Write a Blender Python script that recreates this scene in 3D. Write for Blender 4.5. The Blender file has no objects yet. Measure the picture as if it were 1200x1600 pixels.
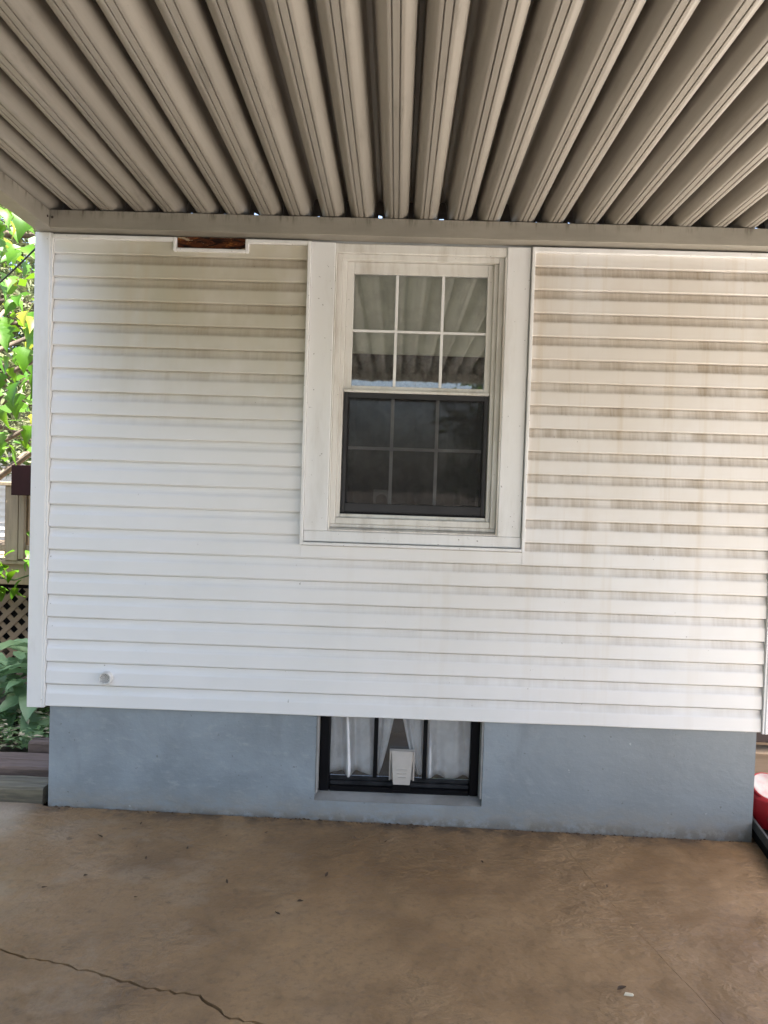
import bpy, math, random
from mathutils import Matrix, Vector
random.seed(11)
S = bpy.context.scene
C = S.collection
# ------------------------------------------------------------------ camera
cam_d = bpy.data.cameras.new('camera')
cam_d.sensor_fit = 'VERTICAL'; cam_d.sensor_height = 36.0; cam_d.sensor_width = 27.0
cam_d.lens = 1150 / 1600 * 36.0
cam_d.clip_start = 0.05; cam_d.clip_end = 3000
cam = bpy.data.objects.new('camera', cam_d); C.objects.link(cam)
cam.matrix_world = (Matrix.Translation((0, -3.5, 1.601)) @ Matrix.Rotation(0.015573, 4, 'Z')
                    @ Matrix.Rotation(math.pi / 2 - 0.029209, 4, 'X') @ Matrix.Rotation(0.032489, 4, 'Z'))
S.camera = cam
# ------------------------------------------------------------------ sky, sun, exposure
SUN = Vector((0.38, -0.12, 0.917)).normalized()
w = bpy.data.worlds.new('World'); S.world = w; w.use_nodes = True
wn = w.node_tree.nodes; bg = wn['Background']
sky = wn.new('ShaderNodeTexSky'); sky.sky_type = 'NISHITA'; sky.sun_disc = False
sky.sun_elevation = math.asin(SUN.z); sky.sun_rotation = math.atan2(SUN.x, SUN.y)
sky.dust_density = 4.0; sky.air_density = 1.0; sky.ozone_density = 1.0
w.node_tree.links.new(sky.outputs[0], bg.inputs[0]); bg.inputs[1].default_value = 0.09
sl = bpy.data.lights.new('sun', 'SUN'); sl.energy = 5.0; sl.angle = math.radians(0.6); sl.color = (1, 0.96, 0.90)
so = bpy.data.objects.new('sun', sl); C.objects.link(so)
so.rotation_euler = SUN.to_track_quat('Z', 'Y').to_euler(); so.location = (6, -5, 9)
S.view_settings.view_transform = 'Standard'; S.view_settings.look = 'None'
S.view_settings.exposure = 2.76; S.view_settings.gamma = 1.0
S.view_settings.use_curve_mapping = False
S.cycles.max_bounces = 10; S.cycles.diffuse_bounces = 6; S.cycles.transparent_max_bounces = 16
S.cycles.sample_clamp_indirect = 6.0

# ------------------------------------------------------------------ helpers
class MB:
    def __init__(s): s.v = []; s.f = []; s.m = []; s.sm = []
    def add(s, vs, fs, mi=0, smooth=False):
        n = len(s.v); s.v += [tuple(p) for p in vs]
        for f in fs: s.f.append([i + n for i in f]); s.m.append(mi); s.sm.append(smooth)
        return s
    def box(s, x0, x1, y0, y1, z0, z1, mi=0, b=0.0):
        if b <= 0:
            vs = [(x, y, z) for x in (x0, x1) for y in (y0, y1) for z in (z0, z1)]
            return s.add(vs, [(0, 1, 3, 2), (4, 6, 7, 5), (0, 4, 5, 1), (2, 3, 7, 6), (0, 2, 6, 4), (1, 5, 7, 3)], mi)
        # chamfered on the long edges around all axes (rounded-ish box)
        b = min(b, (x1 - x0) * .4, (y1 - y0) * .4, (z1 - z0) * .4)
        vs = []; idx = {}
        for ix, X in enumerate((x0, x1)):
            for iy, Y in enumerate((y0, y1)):
                for iz, Z in enumerate((z0, z1)):
                    sx, sy, sz = (1 if ix == 0 else -1) * b, (1 if iy == 0 else -1) * b, (1 if iz == 0 else -1) * b
                    for k, p in enumerate(((X, Y + sy, Z + sz), (X + sx, Y, Z + sz), (X + sx, Y + sy, Z))):
                        idx[(ix, iy, iz, k)] = len(vs); vs.append(p)
        I = lambda *a: idx[a]
        fs = []
        for a in (0, 1):
            q = [I(a, 0, 0, 0), I(a, 0, 1, 0), I(a, 1, 1, 0), I(a, 1, 0, 0)]; fs.append(q if a == 0 else q[::-1])
            q = [I(0, a, 0, 1), I(1, a, 0, 1), I(1, a, 1, 1), I(0, a, 1, 1)]; fs.append(q if a == 0 else q[::-1])
            q = [I(0, 0, a, 2), I(0, 1, a, 2), I(1, 1, a, 2), I(1, 0, a, 2)]; fs.append(q if a == 0 else q[::-1])
        for a in (0, 1):
            for c in (0, 1):
                fs.append([I(a, c, 0, 0), I(a, c, 1, 0), I(a, c, 1, 1), I(a, c, 0, 1)])
                fs.append([I(a, 0, c, 0), I(a, 1, c, 0), I(a, 1, c, 2), I(a, 0, c, 2)])
                fs.append([I(0, a, c, 1), I(1, a, c, 1), I(1, a, c, 2), I(0, a, c, 2)])
                for e in (0, 1): fs.append([I(a, c, e, 0), I(a, c, e, 1), I(a, c, e, 2)])
        return s.add(vs, fs, mi)
    def prism(s, poly, z0, z1, mi=0):          # poly in xy, vertical prism (z may be callables)
        n = len(poly); g = lambda z, p: z(*p) if callable(z) else z
        vs = [(x, y, g(z0, (x, y))) for x, y in poly] + [(x, y, g(z1, (x, y))) for x, y in poly]
        return s.add(vs, [list(range(n))[::-1], list(range(n, 2 * n))] + [(i, (i + 1) % n, n + (i + 1) % n, n + i) for i in range(n)], mi)
    def extrude_x(s, prof, x0, x1, mi=0, smooth=False, close=True):   # prof: (y,z) closed loop
        n = len(prof); vs = [(x0, y, z) for y, z in prof] + [(x1, y, z) for y, z in prof]
        fs = [(i, (i + 1) % n, n + (i + 1) % n, n + i) for i in range(n)]
        s.add(vs, fs, mi, smooth)
        if close: s.add(vs, [list(range(n))[::-1], list(range(n, 2 * n))], mi)
        return s
    def tube(s, pts, r, n=8, mi=0, caps=True):
        pts = [Vector(p) for p in pts]; m = len(pts); vs = []
        for i, p in enumerate(pts):
            t = (pts[min(i + 1, m - 1)] - pts[max(i - 1, 0)]).normalized()
            a = t.cross(Vector((0, 0, 1)) if abs(t.z) < .9 else Vector((1, 0, 0))).normalized(); b_ = t.cross(a)
            rr = r[i] if isinstance(r, (list, tuple)) else r
            for k in range(n):
                q = 2 * math.pi * k / n; vs.append(p + (a * math.cos(q) + b_ * math.sin(q)) * rr)
        fs = [(i * n + k, i * n + (k + 1) % n, (i + 1) * n + (k + 1) % n, (i + 1) * n + k) for i in range(m - 1) for k in range(n)]
        s.add(vs, fs, mi, True)
        if caps: s.add(vs[:n] + vs[-n:], [list(range(n)), list(range(n, 2 * n))], mi)
        return s
    def lathe(s, prof, cx, cy, n=32, mi=0, mat=None):     # prof (r,z)
        vs = [Vector((cx + r * math.cos(2 * math.pi * k / n), cy + r * math.sin(2 * math.pi * k / n), z)) for r, z in prof for k in range(n)]
        if mat: vs = [mat @ v for v in vs]
        return s.add(vs, [(i * n + k, i * n + (k + 1) % n, (i + 1) * n + (k + 1) % n, (i + 1) * n + k) for i in range(len(prof) - 1) for k in range(n)], mi, True)
    def mesh(s, name, *mats):
        me = bpy.data.meshes.new(name); me.from_pydata(s.v, [], s.f)
        for m in mats: me.materials.append(m)
        me.polygons.foreach_set('material_index', s.m); me.polygons.foreach_set('use_smooth', s.sm)
        me.update(); return me
    def build(s, name, mats, parent=None, loc=(0, 0, 0)):
        if not isinstance(mats, (list, tuple)): mats = [mats]
        return link(name, s.mesh(name, *mats), parent, loc)
def link(name, data, parent=None, loc=(0, 0, 0)):
    o = bpy.data.objects.new(name, data); C.objects.link(o); o.location = loc
    if parent: o.parent = parent
    return o
def tag(o, label=None, cat=None, group=None, kind=None):
    if label: o['label'] = label
    if cat: o['category'] = cat
    if group: o['group'] = group
    if kind: o['kind'] = kind
    return o
def thing(name, label, cat, group=None, loc=(0, 0, 0)):
    return tag(link(name, None, None, loc), label, cat, group)
def box(name, mat, parent, x0, x1, y0, y1, z0, z1, b=0.0, off=None):
    o = MB().box(x0, x1, y0, y1, z0, z1, 0, b).build(name, mat, parent); return o

# ------------------------------------------------------------------ materials
class N:
    def __init__(s, name):
        s.mat = bpy.data.materials.new(name); s.mat.use_nodes = True; s.t = s.mat.node_tree
        s.p = s.t.nodes['Principled BSDF']; s.out = s.t.nodes['Material Output']
    def n(s, typ, **kw):
        o = s.t.nodes.new('ShaderNode' + typ)
        for k, v in kw.items():
            if k.startswith('i_'): o.inputs[k[2:].replace('_', ' ')].default_value = v
            else: setattr(o, k, v)
        return o
    def l(s, a, b): s.t.links.new(a, b)
    def val(s, sock, v):
        if hasattr(v, 'links') or hasattr(v, 'is_linked'): s.l(v, sock)
        else: sock.default_value = v
    def math(s, op, a, b=None, clamp=False):
        o = s.n('Math', operation=op, use_clamp=clamp); s.val(o.inputs[0], a)
        if b is not None: s.val(o.inputs[1], b)
        return o.outputs[0]
    def coord(s, kind='Object', scale=(1, 1, 1), loc=(0, 0, 0)):
        if kind == 'World': src = s.n('NewGeometry').outputs['Position']
        else: src = s.n('TexCoord').outputs[kind]
        m = s.n('Mapping'); m.inputs['Scale'].default_value = scale; m.inputs['Location'].default_value = loc
        s.l(src, m.inputs[0]); return m.outputs[0]
    def noise(s, vec, scale, detail=4, rough=.55, dist=0.0):
        o = s.n('TexNoise'); s.l(vec, o.inputs['Vector']); o.inputs['Scale'].default_value = scale
        o.inputs['Detail'].default_value = detail; o.inputs['Roughness'].default_value = rough; o.inputs['Distortion'].default_value = dist
        return o.outputs['Fac']
    def ramp(s, fac, a, b, lo=0.0, hi=1.0, smooth=True):
        o = s.n('MapRange', interpolation_type='SMOOTHSTEP' if smooth else 'LINEAR', clamp=True)
        s.val(o.inputs['Value'], fac)
        o.inputs['From Min'].default_value = a; o.inputs['From Max'].default_value = b
        o.inputs['To Min'].default_value = lo; o.inputs['To Max'].default_value = hi
        return o.outputs[0]
    def mix(s, fac, a, b, blend='MIX'):
        o = s.n('Mix', data_type='RGBA', blend_type=blend); s.val(o.inputs[0], fac)
        for k, c in ((6, a), (7, b)):
            if isinstance(c, tuple): o.inputs[k].default_value = (*c[:3], 1)
            else: s.l(c, o.inputs[k])
        return o.outputs[2]
    def col(s, c): s.val(s.p.inputs['Base Color'], (*c, 1) if isinstance(c, tuple) else c)
    def set(s, rough=None, metal=None, spec=None):
        if rough is not None: s.val(s.p.inputs['Roughness'], rough)
        if metal is not None: s.val(s.p.inputs['Metallic'], metal)
        if spec is not None: s.val(s.p.inputs['Specular IOR Level'], spec)
        return s
    def bump(s, h, strength=.3, dist=.01, prev=None):
        o = s.n('Bump'); o.inputs['Strength'].default_value = strength; o.inputs['Distance'].default_value = dist
        s.l(h, o.inputs['Height'])
        if prev is not None: s.l(prev, o.inputs['Normal'])
        s.l(o.outputs[0], s.p.inputs['Normal']); return o.outputs[0]
M = {}
def simple(name, c, rough=.6, var=.12, scale=6.0, bump=.0, metal=0, stretch=(1, 1, 1), c2=None, bscale=None, coord='Object'):
    m = N(name); v = m.coord(coord, stretch)
    f = m.noise(v, scale, 5, .6)
    c2 = c2 or tuple(x * (1 - var * 2.2) for x in c)
    m.col(m.mix(m.ramp(f, .35, .7), c, c2)); m.set(rough, metal)
    if bump: m.bump(m.noise(v, bscale or scale * 6, 5, .65), bump, .004)
    M[name] = m.mat; return m.mat

def siding_mat():
    m = N('vinyl_siding'); wv = m.coord('World')
    sep = m.n('SeparateXYZ'); m.l(wv, sep.inputs[0]); X, Z = sep.outputs[0], sep.outputs[2]
    obj = m.n('SeparateXYZ'); m.l(m.coord('Object'), obj.inputs[0]); lz = obj.outputs[2]
    rnd = m.n('ObjectInfo').outputs['Random']
    # dirt lies in the cove at the top of each course; washed off the flat face below
    edge = m.noise(m.coord('World', (9, 1, 1.5)), 3.0, 3, .6)
    lzz = m.math('ADD', lz, m.math('MULTIPLY', m.math('SUBTRACT', edge, .5), .012))
    band = m.math('MULTIPLY', m.ramp(lzz, .058, .068), m.ramp(lz, .103, .108, 1, .55))
    # where the dirt has built up: lots to the right and high up, little low on the left
    right = m.ramp(X, -.75, .85); high = m.ramp(Z, 1.65, 2.5)
    leftend = m.ramp(X, -1.64, -1.2)
    low = m.ramp(Z, .5, 2.0, .28, 1.0)
    hl = m.math('MULTIPLY', high, leftend)
    amt = m.math('MAXIMUM', m.math('MULTIPLY', right, low), m.math('MULTIPLY', hl, .8))
    big = m.ramp(m.noise(m.coord('World', (1, 1, 1.0)), 1.9, 4, .6), .33, .60, .62, 1.0)
    rv = m.n('CombineXYZ'); m.l(m.math('MULTIPLY', rnd, 37.0), rv.inputs[2]); m.l(X, rv.inputs[0])
    blocks = m.ramp(m.noise(rv.outputs[0], 6.5, 5, .65), .32, .56, .55, 1.0)
    wash = m.ramp(m.noise(m.coord('World', (8, 1, .55), (4, 0, 2)), 1.0, 4, .6), .36, .58, .22, 1.0)
    fine = m.ramp(m.noise(m.coord('World', (70, 1, 6)), 1.0, 3, .65), .32, .60, .72, 1.0)
    wash = m.math('MAXIMUM', wash, m.ramp(Z, 1.7, 2.5, 0, .85))
    dirt = m.math('MULTIPLY', m.math('MULTIPLY', band, amt), m.math('MULTIPLY', big, m.math('MULTIPLY', m.math('MULTIPLY', blocks, fine), wash)))
    film = m.math('MULTIPLY', m.ramp(m.noise(m.coord('World', (1.2, 1, .7)), 1.7, 5, .6), .25, .62, .3, 1.0), m.math('MULTIPLY', amt, .42))
    drip = m.math('MULTIPLY', m.ramp(m.noise(m.coord('World', (13, 1, .6)), 1.0, 4, .6), .52, .70), m.math('MULTIPLY', amt, .26))
    olive = m.math('MULTIPLY', m.math('MULTIPLY', hl, m.ramp(X, -.2, -.5)), m.ramp(m.noise(m.coord('World', (1.5, 1, 1)), 2.0, 4, .6), .2, .6, .35, 1.0))
    c = m.mix(m.ramp(m.noise(wv, 2.2, 3), .3, .7), (.80, .80, .81), (.76, .765, .77))
    c = m.mix(m.math('MULTIPLY', olive, .78), c, (.42, .405, .30))
    c = m.mix(m.math('ADD', film, drip, True), c, (.55, .455, .33))
    c = m.mix(m.math('MULTIPLY', dirt, .80, True), c, (.27, .205, .132))
    sp = m.ramp(m.noise(m.coord('World', (1, 1, 1)), 55, 2, .5), .765, .79)
    c = m.mix(m.math('MULTIPLY', sp, .6), c, (.12, .10, .08))
    m.col(c); m.set(m.math('ADD', m.math('MULTIPLY', dirt, .3), .42), 0, .4)
    m.bump(m.noise(m.coord('World', (3, 1, 60)), 2.0, 3, .6), .05, .002)
    M['siding'] = m.mat
siding_mat()

def trim_mat(name, c, dirt=(.33, .28, .21), amount=.5):
    m = N(name); wv = m.coord('World')
    f = m.ramp(m.noise(m.coord('World', (5, 5, 1.1)), 2.3, 5, .65), .42, .78)
    g = m.ramp(m.noise(wv, 70, 2, .5), .73, .77)
    cc = m.mix(m.math('MULTIPLY', f, amount), c, dirt)
    cc = m.mix(m.math('MULTIPLY', g, .65), cc, (.08, .065, .05))
    m.col(cc); m.set(.45, 0, .4)
    m.bump(m.noise(wv, 30, 3), .04, .002)
    M[name] = m.mat; return m.mat
trim_mat('trim_white', (.77, .775, .78), amount=.22)
trim_mat('window_white', (.70, .69, .66), amount=.55)
trim_mat('sill_white', (.72, .70, .67), (.20, .16, .12), .6)

def roof_mat(name, c, c2, dirtc):
    m = N(name); wv = m.coord('World')
    f = m.noise(m.coord('World', (14, .35, 14)), 1.0, 5, .6)
    cc = m.mix(m.ramp(f, .3, .72), c, c2)
    # grime where the pans sit on the house channel
    g = m.ramp(m.noise(m.coord('World', (8, 1.4, 3)), 2.6, 5, .7), .52, .8)
    cc = m.mix(m.math('MULTIPLY', g, .5), cc, dirtc)
    sp = m.ramp(m.noise(wv, 160, 2, .5), .66, .74)
    cc = m.mix(m.math('MULTIPLY', sp, .18), cc, (.12, .10, .08))
    m.col(cc); m.set(m.ramp(f, .2, .8, .36, .5), 0, .5)
    m.bump(m.noise(wv, 240, 2), .06, .001)
    M[name] = m.mat
roof_mat('roof_pan', (.285, .262, .228), (.225, .206, .178), (.11, .099, .082))
def header_mat():
    m = N('header_paint'); wv = m.coord('World')
    sep = m.n('SeparateXYZ'); m.l(wv, sep.inputs[0])
    cc = m.mix(m.ramp(m.noise(m.coord('World', (2.4, 2.4, 6)), 1.6, 5, .6), .3, .7), (.29, .268, .228), (.235, .218, .185))
    drip = m.noise(m.coord('World', (22, 22, 3.5)), 1.0, 5, .7)
    top = m.ramp(sep.outputs[2], 2.80, 2.85)
    st = m.math('MULTIPLY', m.ramp(drip, .48, .68), m.math('ADD', m.math('MULTIPLY', top, .9), .06))
    cc = m.mix(st, cc, (.06, .045, .03))
    m.col(cc); m.set(.5); m.bump(m.noise(wv, 60, 3), .06, .002); M['header'] = m.mat
header_mat()

def slab_mat():
    m = N('brown_painted_concrete'); wv = m.coord('World')
    sep = m.n('SeparateXYZ'); m.l(wv, sep.inputs[0]); X, Y = sep.outputs[0], sep.outputs[1]
    n1 = m.noise(wv, 1.1, 4, .55); n2 = m.noise(wv, 3.2, 5, .6, .3); n3 = m.noise(wv, 38, 4, .7); n4 = m.noise(wv, 170, 3, .7)
    lw = m.ramp(X, .4, -1.5)
    c = m.mix(m.ramp(n1, .34, .66), (.290, .180, .088), (.185, .108, .048))
    c = m.mix(m.ramp(n2, .40, .70, 0, .5), c, (.290, .190, .100))
    c = m.mix(m.ramp(m.noise(m.coord('World', (1, 1, 1), (5, 2, 0)), 2.1, 5, .6), .54, .70, 0, .5), c, (.125, .073, .035))
    worn = m.math('MULTIPLY', m.ramp(m.noise(m.coord('World', (1, 1.3, 1)), 3.4, 6, .68, .3), .50, .64), m.math('ADD', m.math('MULTIPLY', lw, .42), .06))
    c = m.mix(worn, c, (.315, .235, .155))
    dirt = m.math('MULTIPLY', m.ramp(m.noise(m.coord('World', (1, 1.6, 1), (3, 1, 0)), 9, 5, .7, .4), .60, .72), m.math('ADD', m.math('MULTIPLY', lw, .75), .12))
    c = m.mix(m.math('MULTIPLY', dirt, .75), c, (.085, .055, .033))
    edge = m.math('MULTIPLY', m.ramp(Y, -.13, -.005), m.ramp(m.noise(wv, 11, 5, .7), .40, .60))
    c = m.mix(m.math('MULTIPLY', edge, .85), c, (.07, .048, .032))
    c = m.mix(m.ramp(n3, .45, .8, 0, .55), c, (.12, .076, .043))
    c = m.mix(m.ramp(n4, .55, .8, 0, .3), c, (.36, .26, .17)); c = m.mix(m.ramp(n4, .42, .2, 0, .5), c, (.10, .065, .04))
    daylight = m.ramp(m.math('ADD', X, m.math('MULTIPLY', n2, .12)), -1.56, -1.74)      # lighter tone stands in for daylight past the house corner
    c = m.mix(m.math('MULTIPLY', daylight, .8), c, (.315, .255, .19))
    m.col(c); m.set(m.ramp(n2, .3, .75, .40, .66), 0, .4)
    b1 = m.bump(m.noise(wv, 4.2, 4, .55), .7, .04)
    gate = m.math('MULTIPLY', m.noise(m.coord('World', (1, 1.5, 1)), 13, 5, .65, .5), m.ramp(m.noise(wv, 1.6, 2), .45, .62))
    b2 = m.bump(gate, .9, .022, b1); b3 = m.bump(n3, .22, .004, b2); m.bump(n4, .3, .002, b3); M['slab'] = m.mat
slab_mat()

def foundation_mat():
    m = N('blue_painted_block'); wv = m.coord('World')
    sep = m.n('SeparateXYZ'); m.l(wv, sep.inputs[0])
    n1 = m.noise(m.coord('World', (1, 1, 1.2)), 2.6, 5, .6, .4); n2 = m.noise(m.coord('World', (1, 1, 2)), 12, 6, .7); n3 = m.noise(wv, 75, 4, .7)
    c = m.mix(m.ramp(n1, .34, .66), (.285, .328, .368), (.225, .260, .290))
    c = m.mix(m.ramp(n2, .50, .74, 0, .7), c, (.335, .365, .39))
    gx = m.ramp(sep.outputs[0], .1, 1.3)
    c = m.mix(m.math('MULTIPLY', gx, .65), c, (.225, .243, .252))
    damp = m.ramp(m.noise(m.coord('World', (3.5, 1, .8)), 1.4, 5, .65), .56, .74, 0, .4)
    c = m.mix(damp, c, (.17, .19, .205))
    low = m.math('MULTIPLY', m.ramp(sep.outputs[2], .17, .01), m.ramp(n2, .30, .60, .3, 1.0))
    c = m.mix(m.math('MULTIPLY', low, .55), c, (.27, .235, .185))
    splash = m.math('MULTIPLY', m.ramp(sep.outputs[2], .055, .0), m.ramp(m.noise(m.coord('World', (1, 1, 1)), 16, 4, .7), .38, .56))
    c = m.mix(m.math('MULTIPLY', splash, .5), c, (.13, .095, .065))
    chip = m.ramp(m.noise(wv, 34, 3, .6), .70, .73)
    c = m.mix(m.math('MULTIPLY', chip, .7), c, (.13, .13, .135))
    chip2 = m.ramp(m.noise(m.coord('World', (1, 1, 1), (2, 3, 4)), 27, 3, .6), .72, .74)
    c = m.mix(m.math('MULTIPLY', chip2, .6), c, (.48, .49, .50))
    m.col(c); m.set(.55, 0, .4)
    b1 = m.bump(n1, .35, .02); b2 = m.bump(n2, .28, .006, b1); m.bump(n3, .35, .003, b2)
    M['foundation'] = m.mat
foundation_mat()

def glass_mat(name, tint=(.985, .99, .985), extra=.02):
    m = N(name); t = m.n('BsdfTransparent'); t.inputs[0].default_value = (*tint, 1)
    g = m.n('BsdfGlossy'); g.inputs['Roughness'].default_value = .015; g.inputs[0].default_value = (.95, .97, 1, 1)
    fr = m.n('Fresnel'); fr.inputs[0].default_value = 1.6
    v = m.coord('World', (1, 1, 1)); nb = m.n('Bump'); nb.inputs['Strength'].default_value = .05; nb.inputs['Distance'].default_value = .004
    m.l(m.noise(v, 9, 2), nb.inputs['Height']); m.l(nb.outputs[0], g.inputs['Normal'])
    mx = m.n('MixShader'); m.l(m.math('ADD', fr.outputs[0], extra, True), mx.inputs[0]); m.l(t.outputs[0], mx.inputs[1]); m.l(g.outputs[0], mx.inputs[2])
    d = m.n('BsdfDiffuse'); d.inputs[0].default_value = (.5, .47, .42, 1)
    mx2 = m.n('MixShader'); m.l(m.ramp(m.noise(m.coord('World', (7, 1, 2)), 3, 5, .7), .5, .85, .02, .12), mx2.inputs[0]); m.l(mx.outputs[0], mx2.inputs[1]); m.l(d.outputs[0], mx2.inputs[2])
    m.l(mx2.outputs[0], m.out.inputs[0]); M[name] = m.mat
glass_mat('glass', extra=.035)
def screen_mat():
    m = N('insect_screen'); t = m.n('BsdfTransparent'); t.inputs[0].default_value = (1, 1, 1, 1)
    d = m.n('BsdfDiffuse'); d.inputs[0].default_value = (.035, .035, .036, 1)
    mx = m.n('MixShader'); m.l(m.ramp(m.noise(m.coord('World'), 6, 3), .3, .7, .40, .48), mx.inputs[0])
    m.l(t.outputs[0], mx.inputs[1]); m.l(d.outputs[0], mx.inputs[2]); m.l(mx.outputs[0], m.out.inputs[0]); M['screen'] = m.mat
screen_mat()
def cloth_mat(name, c, trans=.35, pat=0, c2=None):
    m = N(name); v = m.coord('World')
    f = m.ramp(m.noise(m.coord('World', (18, 1, 18)) if pat else v, 1.0 if pat else 9.0, 4, .6), .42, .6)
    cc = m.mix(f, c, c2 or tuple(x * .85 for x in c)); m.col(cc); m.set(.85, 0, .2)
    tr = m.n('BsdfTranslucent'); m.l(cc, tr.inputs[0])
    mx = m.n('MixShader'); mx.inputs[0].default_value = trans; m.l(m.p.outputs[0], mx.inputs[1]); m.l(tr.outputs[0], mx.inputs[2]); m.l(mx.outputs[0], m.out.inputs[0])
    M[name] = m.mat
cloth_mat('curtain_white', (.90, .89, .895), .2); cloth_mat('lace', (.22, .215, .21), .3, 1, (.09, .088, .085)); cloth_mat('blind', (.74, .75, .64), .2)
def leaf_mat(name, c, c2, trans=.45, tc=None, rough=.45, sc=3.0):
    m = N(name); v = m.coord('World'); rnd = m.n('ObjectInfo').outputs['Random']
    f = m.ramp(m.noise(v, sc, 3), .35, .65)
    cc = m.mix(f, c, c2); cc = m.mix(m.math('MULTIPLY', rnd, .35), cc, tuple(x * 1.25 for x in c2))
    m.col(cc); m.set(rough, 0, .4)
    tr = m.n('BsdfTranslucent'); m.l(m.mix(.5, cc, tc or (.17, .30, .012)), tr.inputs[0])
    mx = m.n('MixShader'); mx.inputs[0].default_value = trans; m.l(m.p.outputs[0], mx.inputs[1]); m.l(tr.outputs[0], mx.inputs[2]); m.l(mx.outputs[0], m.out.inputs[0])
    M[name] = m.mat
leaf_mat('leaf_big', (.035, .115, .006), (.07, .17, .008)); leaf_mat('leaf_yellow', (.22, .27, .02), (.28, .26, .03))
leaf_mat('leaf_hosta', (.15, .27, .13), (.24, .36, .19), .25, (.10, .22, .10), .4, 6); leaf_mat('leaf_conifer', (.075, .095, .04), (.17, .18, .085), .25, (.2, .24, .1), .6, 1.5)
leaf_mat('leaf_dark', (.045, .085, .03), (.07, .12, .045), .3); leaf_mat('leaf_cover', (.09, .19, .07), (.22, .32, .14), .3, None, .4, 8)
def rust_mat():
    m = N('rust'); v = m.coord('World', (.45, 1, 1.7))
    a = m.noise(v, 19, 5, .65, 1.0); b = m.noise(v, 42, 5, .7)
    c = m.mix(m.ramp(a, .40, .56), (.010, .004, .003), (.085, .026, .009))
    c = m.mix(m.ramp(b, .56, .66), c, (.26, .09, .02)); c = m.mix(m.ramp(m.noise(v, 17, 5, .7, 1), .56, .61), c, (.38, .30, .20))
    m.col(c); m.set(.85, 0, .2); m.bump(a, .9, .012); M['rust'] = m.mat
rust_mat()
simple('concrete_grey', (.30, .30, .295), .8, .15, 7, .5, c2=(.22, .215, .205)); simple('black_frame', (.004, .0042, .006), .45, .2, 12, .3)
simple('rail_grey', (.028, .029, .033), .55, .25, 20, .3, c2=(.012, .012, .014)); simple('screen_frame', (.045, .045, .048), .5, .1, 8)
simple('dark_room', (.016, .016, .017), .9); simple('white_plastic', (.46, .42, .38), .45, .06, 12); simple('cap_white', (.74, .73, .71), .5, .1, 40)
simple('cap_hole', (.06, .055, .05), .8); simple('fascia', (.075, .06, .047), .85, .2, 9, .5); simple('flat_roof', (.10, .10, .10), .9)
simple('wood_weathered', (.17, .15, .105), .85, .2, 3, .6, stretch=(1.5, 14, 14), c2=(.085, .075, .056), bscale=5)
simple('wood_timber', (.17, .12, .10), .8, .2, 3, .5, stretch=(2, 12, 12), c2=(.10, .07, .058), bscale=5); simple('wood_beige', (.33, .26, .175), .75, .12, 3, .3, stretch=(10, 10, 1.2), bscale=6)
simple('wood_lattice', (.19, .145, .098), .8, .15, 4, .3); simple('maroon', (.012, .003, .004), .6, .15, 5, .2)
simple('soil', (.10, .075, .05), .95, .2, 6, .8, coord='World'); simple('driveway', (.58, .54, .48), .85, .12, 1.2, .3, coord='World'); simple('bark', (.14, .105, .075), .9, .25, 8, 1.0, stretch=(1, 1, .3))
simple('asphalt', (.07, .068, .064), .9, .1, 2, .3, coord='World'); simple('straw_sunfleck', (.60, .52, .36), .7, .15, 20); simple('white_wall', (.72, .70, .66), .7, .05, 2); simple('cable', (.005, .006, .005), .5); simple('red_plastic', (.36, .008, .014), .5, .08, 5); simple('label_white', (.48, .44, .40), .5, .15, 30, c2=(.55, .33, .31))
simple('tray_grey', (.05, .054, .055), .5, .1, 10); simple('tray_black', (.004, .004, .004), .6); simple('cardboard', (.43, .32, .22), .8, .1, 4, .2, stretch=(1, 1, 8)); simple('brown_board', (.035, .019, .015), .7, .15, 3, .3)
simple('dry_leaf', (.085, .05, .028), .8, .25, 30, coord='World'); simple('pale_chip', (.62, .55, .42), .7); simple('screw', (.05, .035, .028), .6); simple('side_white', (.70, .70, .70), .6)

for nm in ('black_frame', 'rail_grey', 'screen_frame', 'tray_black', 'maroon', 'dark_room'):
    M[nm].node_tree.nodes['Principled BSDF'].inputs['Specular IOR Level'].default_value = .15

# ------------------------------------------------------------------ the setting
gz = lambda x, y: .002 - .0124 * max(-3.0, min(6.0, x))
g = MB(); g.add([(-600, -600, -.10), (600, -600, -.10), (600, 900, -.10), (-600, 900, -.10)], [(0, 1, 2, 3)])
tag(g.build('ground', M['soil']), kind='structure')
d = MB(); d.add([(-40, -40, -.094), (40, -40, -.094), (40, -4.21, -.094), (-40, -4.21, -.094)], [(0, 1, 2, 3)], 1)
d.add([(2.51, -4.2, -.094), (40, -4.2, -.094), (40, 12, -.094), (2.51, 12, -.094)], [(0, 1, 2, 3)])
tag(d.build('driveway', [M['driveway'], M['asphalt']]), kind='structure')
# slab in three pieces, parted by the crack at the lower left and a hairline at the right
def jag(pts, amp, step, seed):
    r = random.Random(seed); out = [pts[0]]
    for a, b in zip(pts, pts[1:]):
        L = math.dist(a, b); n = max(1, int(L / step)); nx, ny = -(b[1] - a[1]) / L, (b[0] - a[0]) / L
        for i in range(1, n + 1):
            t = i / n; o = 0 if i == n else r.uniform(-amp, amp); out.append((a[0] + (b[0] - a[0]) * t + nx * o, a[1] + (b[1] - a[1]) * t + ny * o))
    return out
crack = jag([(-2.35, -.93), (-1.95, -.99), (-1.62, -1.0), (-1.281, -1.089), (-1.17, -1.13), (-1.071, -1.144), (-.846, -1.205), (-.689, -1.247), (-.561, -1.258), (-.466, -1.339), (-.355, -1.364), (-.1, -1.44), (.15, -1.62), (.3, -2.1), (.2, -3.0), (.34, -3.8), (.3, -4.2)], .007, .022, 3)
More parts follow.
